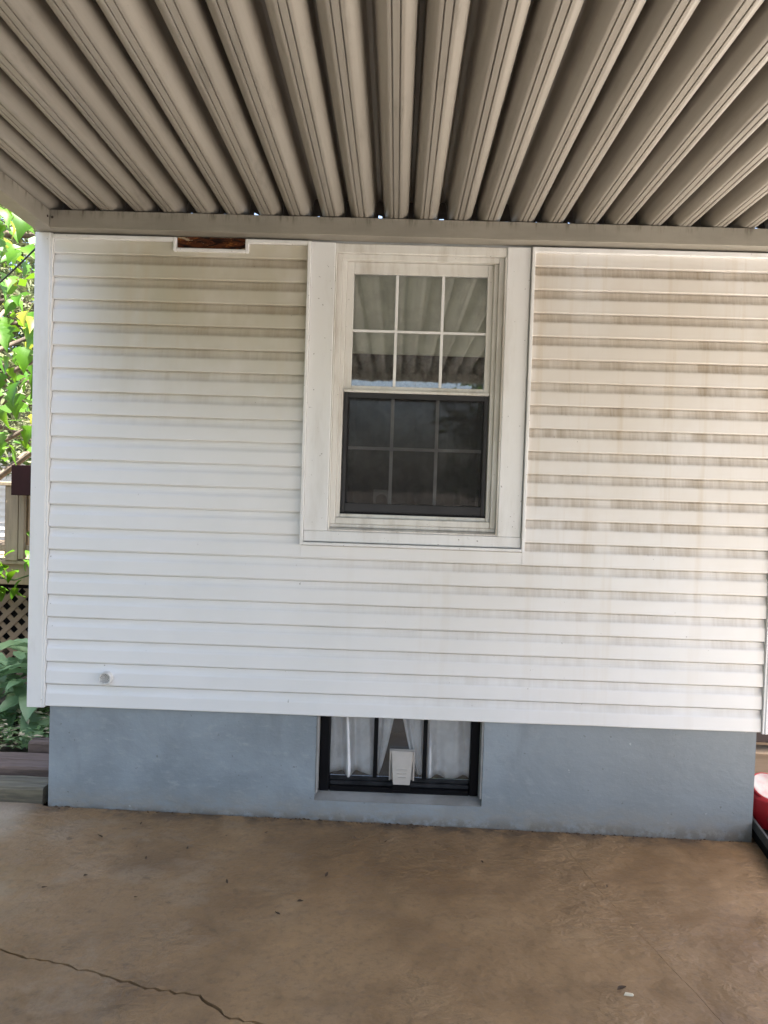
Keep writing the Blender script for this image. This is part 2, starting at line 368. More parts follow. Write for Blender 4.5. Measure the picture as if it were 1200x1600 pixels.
hair = jag([(.80, -.004), (.86, -.35), (.885, -.505), (1.065, -1.252), (1.30, -2.3), (1.52, -3.6), (1.62, -4.2)], .003, .05, 5)
rr = random.Random(8)
edge_y = lambda: -.004 - rr.random() * .009
top = [(x / 40, edge_y()) for x in range(-66, 72)]
cg = [rr.uniform(.0018, .0055) for _ in crack]
pA = [(-2.35, -4.2)] + [(x - .5 * g_, y - g_) for (x, y), g_ in zip(crack, cg)]
tl = [p for p in top if p[0] < hair[0][0]]; trr = [p for p in top if p[0] > hair[0][0]]
pB = [(x + .5 * g_, y + g_) for (x, y), g_ in zip(crack, cg)][::-1] + [(-2.35, -.004 + .05)] + [(-1.70, .05), (-1.66, -.004)] + tl + [(x - .0008, y) for x, y in hair]
pC = [(x + .0008, y) for x, y in hair][::-1] + trr + [(1.79, -.004), (1.80, .9), (2.5, .9), (2.5, -4.2)]
sm = MB()
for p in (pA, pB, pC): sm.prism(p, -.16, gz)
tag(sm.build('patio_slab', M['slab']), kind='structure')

# ------------------------------------------------------------------ the house
house = thing('house', 'white vinyl sided house wall with blue painted foundation', 'house')
ZB, CH = .517, .1079
WL, WR = -.447, .609          # window surround, outer edges of the J channels
rec = dict(x0=-.346, x1=.460, z0=.095)
# foundation with basement window opening
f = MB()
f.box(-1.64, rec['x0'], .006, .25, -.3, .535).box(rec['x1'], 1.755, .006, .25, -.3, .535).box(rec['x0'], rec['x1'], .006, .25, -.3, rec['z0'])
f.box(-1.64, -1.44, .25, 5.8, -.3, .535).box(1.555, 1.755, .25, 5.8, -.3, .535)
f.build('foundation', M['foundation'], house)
# rough wall behind the siding, sides, back and flat roof
f = MB()
f.box(-1.66, -.34, .006, .12, .536, 2.80).box(.515, 1.775, .006, .12, .536, 2.80).box(-.34, .515, .006, .12, .536, 1.38).box(-.34, .515, .006, .12, 2.745, 2.80)
f.box(-1.72, -1.60, .12, 5.8, .536, 2.80).box(1.715, 1.835, .12, 5.8, .536, 2.80).box(-1.60, 1.715, 5.68, 5.8, -.2, 2.80)
f.build('wall', M['side_white'], house)
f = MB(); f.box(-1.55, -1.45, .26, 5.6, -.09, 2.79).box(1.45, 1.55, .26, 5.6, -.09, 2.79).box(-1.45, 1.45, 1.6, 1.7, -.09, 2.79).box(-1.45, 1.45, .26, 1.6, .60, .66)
f.build('inner_wall', M['dark_room'], house)  # near-black colour puts the darkness of the closed room into the walls
box('flat_roof', M['flat_roof'], house, -1.72, 1.84, .012, 5.82, 2.802, 2.83)
# fascia behind the roof pans; small gaps let the sky through over the channel
PAN, RIB, PC0 = .2945, .079, -.120
valleys = []
k = -6
while PC0 + k * PAN < 4.8: valleys.append((PC0 + k * PAN, True)); valleys.append((PC0 + (k + .5) * PAN, False)); k += 1
fa = MB(); fa.box(-1.72, 3.4, -.004, .010, 2.909, 2.975)
x = -1.72; rr = random.Random(4)
for vx, wide in valleys:
    if not (-1.5 < vx < 1.9): continue
    if wide and rr.random() < .85: wd, ht = rr.uniform(.014, .028), rr.uniform(.010, .019)
    elif not wide and rr.random() < .45: wd, ht = rr.uniform(.004, .010), rr.uniform(.006, .012)
    else: continue
    c = vx + rr.uniform(-.006, .01); x0, x1 = c - wd / 2, c + wd / 2
    fa.box(x, x0, -.004, .010, 2.835, 2.9085)
    z0 = 2.868; fa.add([(x0, -.004, z0 + ht + rr.uniform(-.004, .006)), (x1, -.004, z0 + ht * rr.uniform(.6, 1.1)), (x1, -.004, 2.9085), (x0, -.004, 2.9085)], [(0, 1, 2, 3)])
    x = x1
fa.box(x, 3.4, -.004, .010, 2.835, 2.9085)
fa.build('fascia_board', M['fascia'], house)
box('light_shield', M['fascia'], house, -1.72, 3.4, -.20, .012, 2.9765, 2.980)  # unseen strip added to block light reaching the rib ends from above

# siding courses, one board each
def board_profile():
    pts = [(.004, .003), (.004, -.002), (-.0160, -.0022), (-.0178, 0), (-.0182, .003), (-.0172, .012), (-.0150, .056), (-.0132, .062), (-.009, .070), (-.0062, .078), (-.0045, .088), (-.0040, .0985), (.0030, .0995), (.0030, .1085), (.0040, .1085)]
    return pts
def board(x0, x1, k, top=None):
    pr = board_profile()
    if top: pr = [p for p in pr if p[1] < top] + [(.004, top)] ; pr = [p for p in pr]
    b_ = MB(); n = len(pr); nx = max(2, int((x1 - x0) / .2)); r = random.Random(k * 7 + int(x0 * 50))
    wob = [r.uniform(-.0011, .0011) for _ in range(nx + 1)]
    vs = []
    for i in range(nx + 1):
        X = x0 + (x1 - x0) * i / nx
        for (y, z) in pr: vs.append((X, y + (wob[i] if y < 0 else 0), z + (wob[i] * .7 if z < .05 else 0)))
    fs = [(i * n + j, i * n + (j + 1) % n, (i + 1) * n + (j + 1) % n, (i + 1) * n + j) for i in range(nx) for j in range(n)]
    b_.add(vs, fs); b_.add(vs[:n], [list(range(n))[::-1]]); b_.add(vs[-n:], [list(range(n))])
    return b_.build('siding_board', M['siding'], sidewall, (0, 0, ZB + k * CH))
sidewall = box('siding', M['side_white'], house, -1.655, WL + .01, .0045, .0055, .54, 2.74)
XL, XR = -1.652, 1.764
for k in range(21):
    z0, z1 = ZB + k * CH, ZB + (k + 1) * CH
    top = None if z1 < 2.752 else 2.752 - z0
    if z1 < 1.335: board(XL, XR - (.004 if k > 6 else .0), k)
    elif z0 < 1.33:     # the course that is cut under the window
        board(XL, WL + .003, k); board(WR - .003, XR, k)
        o = board(WL + .0035, WR - .0035, k, 1.331 - z0)
    else:
        board(XL, WL + .003, k, top); board(WR - .003, XR, k, top)
# corner posts
def corner(name, x0, x1, inner):
    c = MB(); c.box(x0, x1, -.030, .060, .508, 2.764, 0, .003)
    xi = x1 if inner > 0 else x0
    if inner > 0: c.box(x1 - .0005, x1 + .010, -.026, -.002, .508, 2.763, 0, .0015)
    else: c.box(x0 - .010, x0 + .0005, -.026, -.002, .508, 2.763, 0, .0015); c.box(x0 + .024, x0 + .030, -.0335, -.02, .508, 2.763, 0, .001); c.box(x0 + .05, x0 + .056, -.0335, -.02, .508, 2.763, 0, .001)
    return c.build(name, M['trim_white'], house)
corner('corner_post', -1.737, -1.664, 1); corner('corner_post', 1.776, 1.86, -1)
# J channels (top of wall, round the rusty plate, round the window)
def jch(x0, x1, z0, z1): box('trim_channel', M['trim_white'], house, x0, x1, -.032, .004, z0, z1, .003)
jch(-1.653, -1.084, 2.738, 2.757); jch(-1.084, -1.068, 2.693, 2.757); jch(-1.068, -.744, 2.693, 2.708); jch(-.744, -.728, 2.693, 2.757); jch(-.728, -.449, 2.738, 2.757)
jch(.611, 1.765, 2.733, 2.757)
tag(box('rusty_plate', M['rust'], house, -1.066, -.746, -.0178, .002, 2.709, 2.762), 'rusty steel plate showing through the siding')
# ------------------------------------------------------------------ main window
win = box('window', M['window_white'], house, -.34, .515, .095, .118, 1.39, 1.44)   # inner stool; everything else below is its sub-part
def wp(name, m, x0, x1, y0, y1, z0, z1, b=.002): return box(name, M[m], win, x0, x1, y0, y1, z0, z1, b)
# surround: outer J channel with a groove, flat casing boards
for a in ((WL - .003, WL + .0125), (WR - .011, WR + .004)): wp('surround_channel', 'trim_white', a[0], a[1], -.034, .004, 1.332, 2.756)
wp('surround_channel', 'trim_white', WL + .013, WR - .0115, -.034, .004, 1.332, 1.346)
wp('casing_board', 'trim_white', -.434, -.321, -.020, .006, 1.401, 2.757, .003)
wp('casing_board', 'trim_white', .484, .594, -.020, .006, 1.401, 2.757, .003)
wp('casing_board', 'trim_white', -.433, .596, -.021, .006, 1.350, 1.4005, .003)
wp('head_casing', 'window_white', -.3205, .4835, -.012, .03, 2.712, 2.756, .003)
# jamb returns and frame, stepping inwards
wp('jamb', 'window_white', -.3205, -.313, -.018, .1, 1.4015, 2.7115); wp('jamb', 'window_white', .476, .4835, -.018, .1, 1.4015, 2.7115)
wp('frame_stile', 'window_white', -.3125, -.288, .004, .1, 1.4365, 2.7115); wp('frame_stile', 'window_white', .451, .4755, .004, .1, 1.4365, 2.7115)
wp('frame_stile', 'window_white', -.2875, -.268, .022, .1, 1.4665, 2.6865); wp('frame_stile', 'window_white', .431, .4505, .022, .1, 1.4665, 2.6865)
wp('frame_head', 'window_white', -.2875, .4505, .006, .1, 2.687, 2.7115)
# sill: three steps
s_ = MB(); s_.extrude_x([(-.0185, 1.402), (-.0185, 1.409), (.024, 1.419), (.10, 1.419), (.10, 1.402)], -.313, .4755)
s_.build('sill', M['sill_white'], win)
wp('sill_step', 'sill_white', -.3125, .475, .012, .1, 1.4195, 1.436, .003)
wp('sill_step', 'window_white', -.2875, .4505, .008, .1, 1.4365, 1.466, .003); wp('sill_step', 'window_white', -.2675, .4305, .026, .1, 1.4665, 1.484, .002)
# upper sash
UY0, UY1 = .040, .068
wp('sash_stile', 'window_white', -.2675, -.233, UY0, UY1, 2.072, 2.686); wp('sash_stile', 'window_white', .403, .4305, UY0, UY1, 2.072, 2.686)
wp('sash_rail', 'window_white', -.2325, .4025, UY0, UY1, 2.631, 2.686); wp('sash_rail', 'window_white', -.2325, .4025, UY0, UY1, 2.073, 2.099)
wp('meeting_rail', 'window_white', -.266, .429, .026, .0395, 2.066, 2.080)
box('pane', M['glass'], win, -.2335, .4035, .052, .056, 2.0985, 2.6315)
for xm in (-.027, .193): wp('muntin', 'trim_white', xm - .007, xm + .007, .0455, .0515, 2.0995, 2.6305, .0015)
wp('muntin', 'trim_white', -.2325, .4025, .0445, .0510, 2.356, 2.368, .0015)
# lower sash behind the screen
LY0, LY1 = .074, .100
wp('sash_stile', 'screen_frame', -.266, -.240, LY0, LY1, 1.486, 2.072); wp('sash_stile', 'screen_frame', .405, .429, LY0, LY1, 1.486, 2.072)
wp('sash_rail', 'window_white', -.2395, .4045, LY0, LY1, 1.486, 1.535); wp('sash_rail', 'window_white', -.2395, .4045, LY0, LY1, 2.050, 2.0975)
box('pane', M['glass'], win, -.2405, .4055, .085, .089, 1.5345, 2.0505)
for xm in (-.030, .187): wp('muntin', 'trim_white', xm - .008, xm + .008, .0760, .0845, 1.5355, 2.0495, .0015)
wp('muntin', 'trim_white', -.2395, .4045, .0745, .083, 1.796, 1.811, .0015)
# insect screen
wp('screen_stile', 'screen_frame', -.262, -.246, .027, .036, 1.488, 2.064); wp('screen_stile', 'screen_frame', .407, .425, .027, .036, 1.488, 2.064)
wp('screen_rail', 'screen_frame', -.2455, .4065, .027, .036, 1.494, 1.536); wp('screen_rail', 'screen_frame', -.2455, .4065, .027, .036, 2.040, 2.064)
wp('screen_seal', 'black_frame', -.2665, .4295, .0265, .038, 1.4843, 1.4935, .001)
box('screen_mesh', M['screen'], win, -.2455, .4065, .031, .0316, 1.5365, 2.0395)
# inside the window: roller blind, lace curtain, small white arch on the stool
def wavy(name, mat, x0, x1, y, z0, z1, amp, waves, label, cat, seed, pinch=None, hem=.0, nx=70, nz=10, group=None):
    r = random.Random(seed); ph = [r.uniform(0, 6.28) for _ in range(4)]; m_ = MB(); vs = []
    for j in range(nz + 1):
        t = j / nz
        for i in range(nx + 1):
            s = i / nx; X = x0 + (x1 - x0) * s; Z = z0 + (z1 - z0) * t
            if pinch: X = pinch(s, t)
            a = amp * (1.15 - .4 * t) * (1.0 + .6 * math.sin(5.1 * s + ph[3]) * math.cos(2.2 * s + ph[1]))
            Y = y + a * math.sin(6.283 * waves * s + ph[0] + .5 * math.sin(3 * t + ph[1])) + a * .5 * math.sin(6.283 * waves * 1.6 * s + ph[2] + 2.2 * t)
            if j == 0: Z += hem * math.sin(6.283 * waves * .7 * s + ph[3])
            vs.append((X, Y, Z))
    n = nx + 1
    m_.add(vs, [(j * n + i, j * n + i + 1, (j + 1) * n + i + 1, (j + 1) * n + i) for j in range(nz) for i in range(nx)], 0, True)
    o = m_.build(name, M[mat]); sd = o.modifiers.new('thickness', 'SOLIDIFY'); sd.thickness = .0012
    return tag(o, label, cat, group)
bl = thing('roller_blind', 'pale roller blind pulled part way down behind the upper window sash', 'blind', loc=(.08, .086, 2.26))
MB().box(-.335, .345, .0, .0015, .012, .44).build('blind_cloth', M['blind'], bl); MB().box(-.335, .345, -.004, .006, .0, .0118, 0, .003).build('hem_bar', M['blind'], bl)
wavy('lace_curtain', 'lace', -.36, .53, .19, 1.47, 2.75, .014, 9, 'dark lace curtain hanging behind the insect screen', 'curtain', 3, nx=140)
ar = MB(); n = 10
prof = [(-.04, 0), (-.04, .07), (.04, .07), (.04, 0), (.028, 0)] + [(.028 * math.cos(math.pi * i / n), .02 + .028 * math.sin(math.pi * i / n)) for i in range(n + 1)] + [(-.028, 0)]
L_ = len(prof); vs = [(x, 0, z) for x, z in prof] + [(x, .02, z) for x, z in prof]
ar.add(vs, [list(range(L_)), list(range(L_, 2 * L_))[::-1]] + [(i, (i + 1) % L_, L_ + (i + 1) % L_, L_ + i) for i in range(L_)])
tag(ar.build('arched_ornament', M['cap_white'], None, (-.072, .124, 1.535)), 'small white arched ornament on the sill inside the lower window', 'ornament')
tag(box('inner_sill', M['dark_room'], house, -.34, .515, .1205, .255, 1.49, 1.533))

# ------------------------------------------------------------------ basement window
BY = .085
bw = MB(); bw.extrude_x([(.0075, .0955), (.0065, .098), (BY + .03, .128), (BY + .03, .0955)], rec['x0'] + .0005, rec['x1'] - .0005)
bwin = bw.build('basement_window', M['concrete_grey'], house)
def bp(name, m, *a, b=.002): return box(name, M[m], bwin, *a, b)
bp('reveal', 'concrete_grey', rec['x0'] + .0004, rec['x0'] + .012, .0075, BY + .04, .13, .534, b=.003); bp('reveal', 'concrete_grey', rec['x1'] - .012, rec['x1'] - .0004, .0075, BY + .04, .13, .534, b=.003)
bp('frame_stile', 'black_frame', -.3335, -.283, BY - .018, BY + .03, .118, .534, b=.006); bp('frame_stile', 'black_frame', .405, .4475, BY - .018, BY + .03, .118, .534, b=.006)
bp('frame_rail', 'black_frame', -.2825, .4045, BY - .016, BY + .03, .118, .145, b=.005); bp('frame_ledge', 'rail_grey', -.2825, .4045, BY - .004, BY + .03, .1455, .166, b=.004); bp('frame_ledge', 'rail_grey', -.2825, .4045, BY + .008, BY + .03, .1665, .186, b=.003)
bp('mullion', 'black_frame', -.069, -.049, BY - .004, BY + .03, .1865, .534); bp('mullion', 'black_frame', .174, .193, BY - .004, BY + .03, .1865, .534)
for a, b_ in ((-.2825, -.0695), (-.0485, .1735), (.1935, .4045)): box('pane', M['glass'], bwin, a, b_, BY + .018, BY + .022, .1865, .534)
CY = BY + .048
wavy('window_curtain', 'curtain_white', -.30, -.055, CY, .188, .56, .019, 2.7, 'white gathered curtain in the left pane of the basement window', 'curtain', 5, hem=.006)
wavy('window_curtain', 'curtain_white', .18, .43, CY, .184, .56, .019, 2.3, 'white gathered curtain in the right pane of the basement window', 'curtain', 9, hem=.006)
lf = lambda s, t: -.062 + s * (.020 + .085 * t ** .8)
rf = lambda s, t: .186 - s * (.035 + .100 * t ** .8)
wavy('window_curtain', 'curtain_white', 0, 1, CY, .186, .56, .006, 2.4, 'white curtain drawn to the left in the middle basement pane', 'curtain', 12, pinch=lf)
wavy('window_curtain', 'curtain_white', 0, 1, CY + .004, .186, .56, .006, 2.4, 'white curtain drawn to the right in the middle basement pane', 'curtain', 15, pinch=rf)
# vent hood in the middle pane
vh = thing('vent_hood', 'small white plastic vent hood in the middle of the basement window', 'vent', loc=(.072, BY - .006, .17))
MB().box(-.062, .062, .0, .022, .012, .160, 0, .003).build('back_plate', M['white_plastic'], vh)
m_ = MB(); m_.add([(-.058, 0, .158), (.058, 0, .158), (.040, -.044, .006), (-.040, -.044, .006), (-.051, -.010, .158), (.051, -.010, .158), (-.044, 0, .006), (.044, 0, .006)],
                  [(4, 5, 2, 3), (0, 1, 5, 4), (0, 4, 3, 6), (1, 7, 2, 5), (3, 2, 7, 6)]); m_.build('hood_face', M['white_plastic'], vh)
for sx in (-1, 1): MB().box(min(sx * .054, sx * .062), max(sx * .054, sx * .062), -.014, -.0003, .014, .158, 0, .002).build('side_rib', M['white_plastic'], vh)
for i in range(3): MB().box(-.026 + .003 * i, .026 - .003 * i, -.0330 - i * .004, -.0235, .072 - i * .017, .0745 - i * .017).build('raised_mark', M['white_plastic'], vh)
MB().box(-.044, .044, -.0395, -.012, -.028, .005, 0, .003).build('dark_base', M['black_frame'], vh)
# round perforated vent cap
vc = MB(); n = 28; mt = Matrix.Translation((-1.357, -.016, .662)) @ Matrix.Rotation(math.pi / 2, 4, 'X')
vc.lathe([(.0305, -.004), (.0305, .024), (.029, .028), (.026, .029), (.025, .027), (.0, .0272)], 0, 0, n, 0, mt)
cap = tag(vc.build('vent_cap', M['cap_white'], house), 'round white perforated vent cap on the lower siding')
holes = MB(); r = random.Random(2)
for i in range(34):
    a = i * 2.39996; q = .0225 * math.sqrt((i + .5) / 34); holes.lathe([(.0024, .0280), (0, .0281)], q * math.cos(a), q * math.sin(a), 8, 0, mt)
tag(holes.build('vent_holes', M['cap_hole'], cap), kind='stuff')

# ------------------------------------------------------------------ patio cover
cover = thing('patio_cover', 'tan corrugated aluminium patio roof over the house wall', 'patio cover')
RZ = 2.851
def half(sgn, joint):          # from rib centre outwards: (dx, dz)
    p = [(.0, .0), (.0095, .0), (.0104, .0055), (.0136, .0055), (.0145, .0), (.0225, .0), (.025, .0006), (.0285, .0024), (.0360, .0075), (.0440, .0145), (.0495, .0220), (.0535, .0295), (.0555, .0370)]
    p += [(.0560, .060), (.0580, .098), (.0655, .1045)] if joint else [(.0580, .050), (.0605, .0760), (.0650, .0960), (.0715, .1030), (.079, .1045)]
    return [(sgn * a, b) for a, b in p]
def pan_profile():
    l_out = [( -RIB + a, b) for a, b in half(-1, True)][::-1]; l_in = [(-RIB + a, b) for a, b in half(1, False)][1:]
    r_in = [(RIB + a, b) for a, b in half(-1, False)][::-1]; r_out = [(RIB + a, b) for a, b in half(1, True)][1:]
    return l_out + l_in + r_in[1:] + r_out + [(RIB + .0663, .106), (RIB + .0663, .110)]
pp = pan_profile(); n = len(pp)
Y0, Y1 = -4.30, -.013
pm = MB(); ys = [Y0, -3.6, -1.8, -.9, -.3, Y1]; vs = []
for y in ys: vs += [(x, y, z) for x, z in pp] + [(x, y, z + .0022) for x, z in pp]
for i in range(len(ys) - 1):
    o = i * 2 * n
    for j in range(n - 1):
        pm.f += [(o + j, o + j + 1, o + 2 * n + j + 1, o + 2 * n + j), (o + n + j, o + 3 * n + j, o + 3 * n + j + 1, o + n + j + 1)]
o = (len(ys) - 1) * 2 * n
for j in range(n - 1): pm.f += [(j, n + j, n + j + 1, j + 1), (o + j, o + j + 1, o + n + j + 1, o + n + j)]
pm.v = vs; pm.m = [0] * len(pm.f); pm.sm = [True] * len(pm.f)
pan_mesh = pm.mesh('roof_pan', M['roof_pan']); pan_mesh.set_sharp_from_angle(angle=math.radians(33))
k = -5
while PC0 + k * PAN < 3.25:
    o = link('roof_pan', pan_mesh, cover, (PC0 + k * PAN, 0, RZ + random.uniform(-.0012, .0012))); o.rotation_euler[1] = random.uniform(-.004, .004); k += 1
# seam strips closing the joints from above
XE = PC0 + (k - .5) * PAN
sc_ = MB()
for q in range(-5, k): sc_.box(PC0 + (q - .5) * PAN - .014, PC0 + (q - .5) * PAN + .0135, Y0, Y1, RZ + .101, RZ + .116)
tag(sc_.build('seam_strip', M['roof_pan'], cover), kind='stuff')
hd = MB(); hd.box(-1.641, XE, -.09, -.0045, 2.766, 2.8475, 0, .002); hd.build('header_channel', M['header'], cover)
rk = MB(); rk.box(-1.726, -1.6415, Y0, -.003, 2.767, 2.846, 0, .002); rk.box(-1.726, -1.712, Y0, -.003, 2.8465, 2.95, 0, .002); rk.build('rake_beam', M['header'], cover)
rk2 = MB(); rk2.box(XE, XE + .085, Y0, -.003, 2.766, 2.846, 0, .002); rk2.build('rake_beam', M['header'], cover)
fb = MB(); fb.box(-1.72, XE, Y0 + .02, Y0 + .11, 2.767, 2.8495, 0, .003).box(-1.72, XE, Y0 - .06, Y0 - .003, 2.79, 2.975, 0, .003); fb.build('front_beam', M['header'], cover)
for x in (-1.68, 3.2): box('post', M['header'], cover, x - .04, x + .04, Y0 + .025, Y0 + .105, -.1, 2.7665, .004)
for x in (-1.6465, -1.631):
    sc = MB(); mt = Matrix.Translation((x, -.0925, 2.813)); 
    if x < -1.64: sc.lathe([(.0, .004), (.005, .003), (.006, 0)], 0, 0, 10, 0, Matrix.Translation((-1.6405, -.112, 2.810)) @ Matrix.Rotation(math.pi / 2, 4, 'Y'))
    else: sc.lathe([(.0, .004), (.005, .003), (.006, 0)], 0, 0, 10, 0, Matrix.Translation((-1.628, -.0905, 2.812)) @ Matrix.Rotation(math.pi / 2, 4, 'X'))
    sc.build('screw', M['screw'], cover)

# ------------------------------------------------------------------ right of the house: tray with red tub, cardboard, board
tr = thing('storage_tray', 'low grey tray with black base beside the right house corner', 'tray', loc=(1.79, .14, gz(1.8, 0)))
tr.rotation_euler[2] = math.radians(-9)
MB().box(.0, .55, -.62, .02, .002, .050, 0, .004).build('base', M['tray_black'], tr)
t_ = MB(); t_.box(-.004, .008, -.624, .024, .0505, .098, 0, .002).box(.545, .557, -.624, .024, .0505, .098, 0, .002).box(.0085, .5445, -.624, -.612, .0505, .098, 0, .002).box(.0085, .5445, .012, .024, .0505, .098, 0, .002)
t_.build('rim', M['tray_grey'], tr)
tub = thing('red_tub', 'bright red plastic tub with white lid in the grey tray', 'tub', loc=(1.900, .10, gz(1.9, 0) + .051)); tub.scale = (.84, .84, .88)
t_ = MB(); t_.lathe([(0, 0), (.120, 0), (.126, .006), (.130, .145), (.127, .155), (.108, .168)], 0, 0, 40); t_.build('body', M['red_plastic'], tub)
lm = Matrix.Translation((-.03, .01, .196)) @ Matrix.Rotation(.55, 4, 'X')
t_ = MB(); t_.lathe([(.088, -.012), (.096, -.010), (.098, .008), (.092, .014), (.088, .012)], 0, 0, 40, 0, lm); t_.build('lid_ring', M['red_plastic'], tub)
t_ = MB(); t_.lathe([(.088, .011), (.083, .014), (.078, .006), (0, .006)], 0, 0, 40, 0, lm); t_.build('lid', M['label_white'], tub)
t_ = MB(); vs = []; n = 24
for rr_ in (0, 1):
    for i in range(n):
        a = 6.283 * i / n; u = -1.87 + .36 * math.cos(a); R_ = .1300 if rr_ == 0 else .1315
        vs.append((R_ * math.cos(u), R_ * math.sin(u), .062 + .055 * math.sin(a)))
t_.add(vs, [list(range(n, 2 * n))] + [(i, (i + 1) % n, n + (i + 1) % n, n + i) for i in range(n)], 0, True); t_.build('oval_label', M['label_white'], tub)
cb = thing('cardboard_box', 'tan cardboard box stored behind the red tub', 'box', loc=(1.90, .42, gz(1.9, 0)))
cb.rotation_euler[2] = math.radians(-6)
MB().box(.0, .6, .0, .4, .0, .355, 0, .003).build('carton', M['cardboard'], cb); MB().box(-.004, .604, -.10, .0, .345, .3515).build('flap', M['cardboard'], cb)
cb.children[1].rotation_euler[0] = .12
bb = MB(); bb.box(1.87, 2.9, .29, .85, .365, .56, 0, .006); tag(bb.build('wooden_board', M['brown_board']), 'dark brown wooden plank block above the cardboard box at right', 'board')

# ------------------------------------------------------------------ left of the house: timbers, hosta, deck, trees
def timber(mat, label, x0, x1, y0, y1, z0, z1, rz=0):
    b_ = MB(); n = 9; r = random.Random(int(y0 * 1000)); vs = []
    for i in range(n):
        X = x0 + (x1 - x0) * i / (n - 1); o = lambda: r.uniform(-.004, .004)
        vs += [(X, y0 + o(), z0), (X, y0 + .004 + o() * .4, z1 - .010 + o()), (X, y0 + .012, z1 + o() * .6), (X, (y0 + y1) / 2 - .004, z1 + o() * .5), (X, (y0 + y1) / 2, z1 - .007), (X, (y0 + y1) / 2 + .004, z1 + o() * .5), (X, y1 - .01, z1 + o() * .6), (X, y1, z1 - .01), (X, y1, z0)]
    b_.add(vs, [(i * 9 + j, i * 9 + (j + 1) % 9, (i + 1) * 9 + (j + 1) % 9, (i + 1) * 9 + j) for i in range(n - 1) for j in range(9)]); b_.add(vs[:9], [list(range(9))[::-1]]); b_.add(vs[-9:], [list(range(9))])
    return tag(b_.build('landscape_timber', M[mat]), label, 'timber', 'timbers edging the garden bed')
timber('wood_weathered', 'front grey weathered timber with cracked top beside the foundation', -2.32, -1.672, .012, .165, .012, .098)
timber('wood_timber', 'wide purplish brown timber just behind the grey one', -2.6, -1.662, .20, .415, -.05, .122)
timber('wood_timber', 'rearmost narrow brown timber against the garden plants', -1.955, -1.662, .43, .52, -.05, .172)
soil = MB(); nx, ny = 16, 12; vs = []; r = random.Random(6)
for j in range(ny + 1):
    for i in range(nx + 1): vs.append((-4.6 + (2.94) * i / nx, .46 + 5.0 * j / ny, .06 + r.uniform(-.02, .03) + .05 * min(1, j / 3) if 0 < i < nx and j < ny else -.11))
soil.add(vs, [(j * (nx + 1) + i, j * (nx + 1) + i + 1, (j + 1) * (nx + 1) + i + 1, (j + 1) * (nx + 1) + i) for j in range(ny) for i in range(nx)], 0, True)
tag(soil.build('garden_bed', M['soil']), kind='structure')

def leaf_mesh(name, mat, L, W, fold=.25, droop=.3, lobes=0, nseg=7, ripple=0):
    b_ = MB(); vs = []
    for i in range(nseg + 1):
        t = i / nseg
        if lobes: wd = W * [.30, .85, 1.12, .62, .92, .70, .42, .30, .16, 0][min(9, i)]
        else: wd = W * (math.sin(math.pi * (t ** .62) * .97 + .05)) ** .8
        if i == nseg: wd = 0.001
        z = -droop * L * t * t; x = L * t * (1 - .15 * droop * t); rp = ripple * W * (.5 if i % 2 else -.5)
        vs += [(x, -wd, z + fold * wd + rp), (x, -wd * .5, z + fold * wd * .42 - rp * .3), (x, 0, z), (x, wd * .5, z + fold * wd * .42 - rp * .3), (x, wd, z + fold * wd + rp)]
    b_.add(vs, [(i * 5 + j, (i + 1) * 5 + j, (i + 1) * 5 + j + 1, i * 5 + j + 1) for i in range(nseg) for j in range(4)], 0, True)
    return b_.mesh(name, M[mat])
def place_leaf(me, parent, p, yaw, pitch, rollv, sc, name='leaf'):
    o = link(name, me, parent); o.matrix_local = Matrix.Translation(p) @ Matrix.Rotation(yaw, 4, 'Z') @ Matrix.Rotation(pitch, 4, 'Y') @ Matrix.Rotation(rollv, 4, 'X') @ Matrix.Scale(sc, 4)
    return o
# hostas
hm = [leaf_mesh('hosta_leaf', 'leaf_hosta', .22, .075, .35, .55, 0, 8, .10), leaf_mesh('hosta_leaf_b', 'leaf_hosta', .19, .062, .45, .35, 0, 8, .12)]
hlabels = ['broad leaved blue green hosta nearest the house corner', 'blue green hosta at the left picture edge in front of the lattice', 'blue green hosta furthest back against the lattice']
for hi, (hx, hy, sc) in enumerate(((-2.12, .92, 1.0), (-2.36, 1.10, 1.1), (-2.42, 1.48, 1.15))):
    h = thing('hosta', hlabels[hi], 'plant', 'hostas in the garden bed', (hx, hy, .10)); r = random.Random(40 + hi)
    MB().tube([(0, 0, -.03), (.005, 0, .10)], [.03, .02]).build('stem', M['leaf_dark'], h)
    for i in range(22):
        a = i * 2.4 + r.uniform(-.3, .3); lv = i / 22; rad = .05 + .10 * (1 - lv); zz = .08 + .30 * lv
        place_leaf(hm[i % 2], h, (rad * math.cos(a), rad * math.sin(a), zz), a, -.45 + .5 * (1 - lv) + r.uniform(-.15, .15), r.uniform(-.4, .4), sc * r.uniform(.8, 1.15))
# low ground cover between hosta and timbers
gc = MB(); r = random.Random(9)
for i in range(1500):
    x, y = r.uniform(-2.7, -1.68), r.uniform(.50, 1.0); z = .09 + r.random() * .13 * (1 - abs(y - .75)); a = r.uniform(0, 6.28); L = r.uniform(.03, .075); W = L * r.uniform(.12, .3); q = r.uniform(-.25, .5)
    c, s = math.cos(a), math.sin(a)
    gc.add([(x, y, z), (x + c * L * .5 - s * W, y + s * L * .5 + c * W, z + q * L * .5), (x + c * L, y + s * L, z + q * L * .7), (x + c * L * .5 + s * W, y + s * L * .5 - c * W, z + q * L * .5 + .004)], [(0, 1, 2, 3)])
for i_ in range(len(gc.m)): gc.m[i_] = 1 if r.random() < .22 else 0  # pale blades are cut stems and also stand in for dappled sun
tag(gc.build('ground_cover', [M['leaf_cover'], M['straw_sunfleck']]), 'low green ground cover and cut stems with painted sun flecks behind the timbers', 'ground cover', kind='stuff')
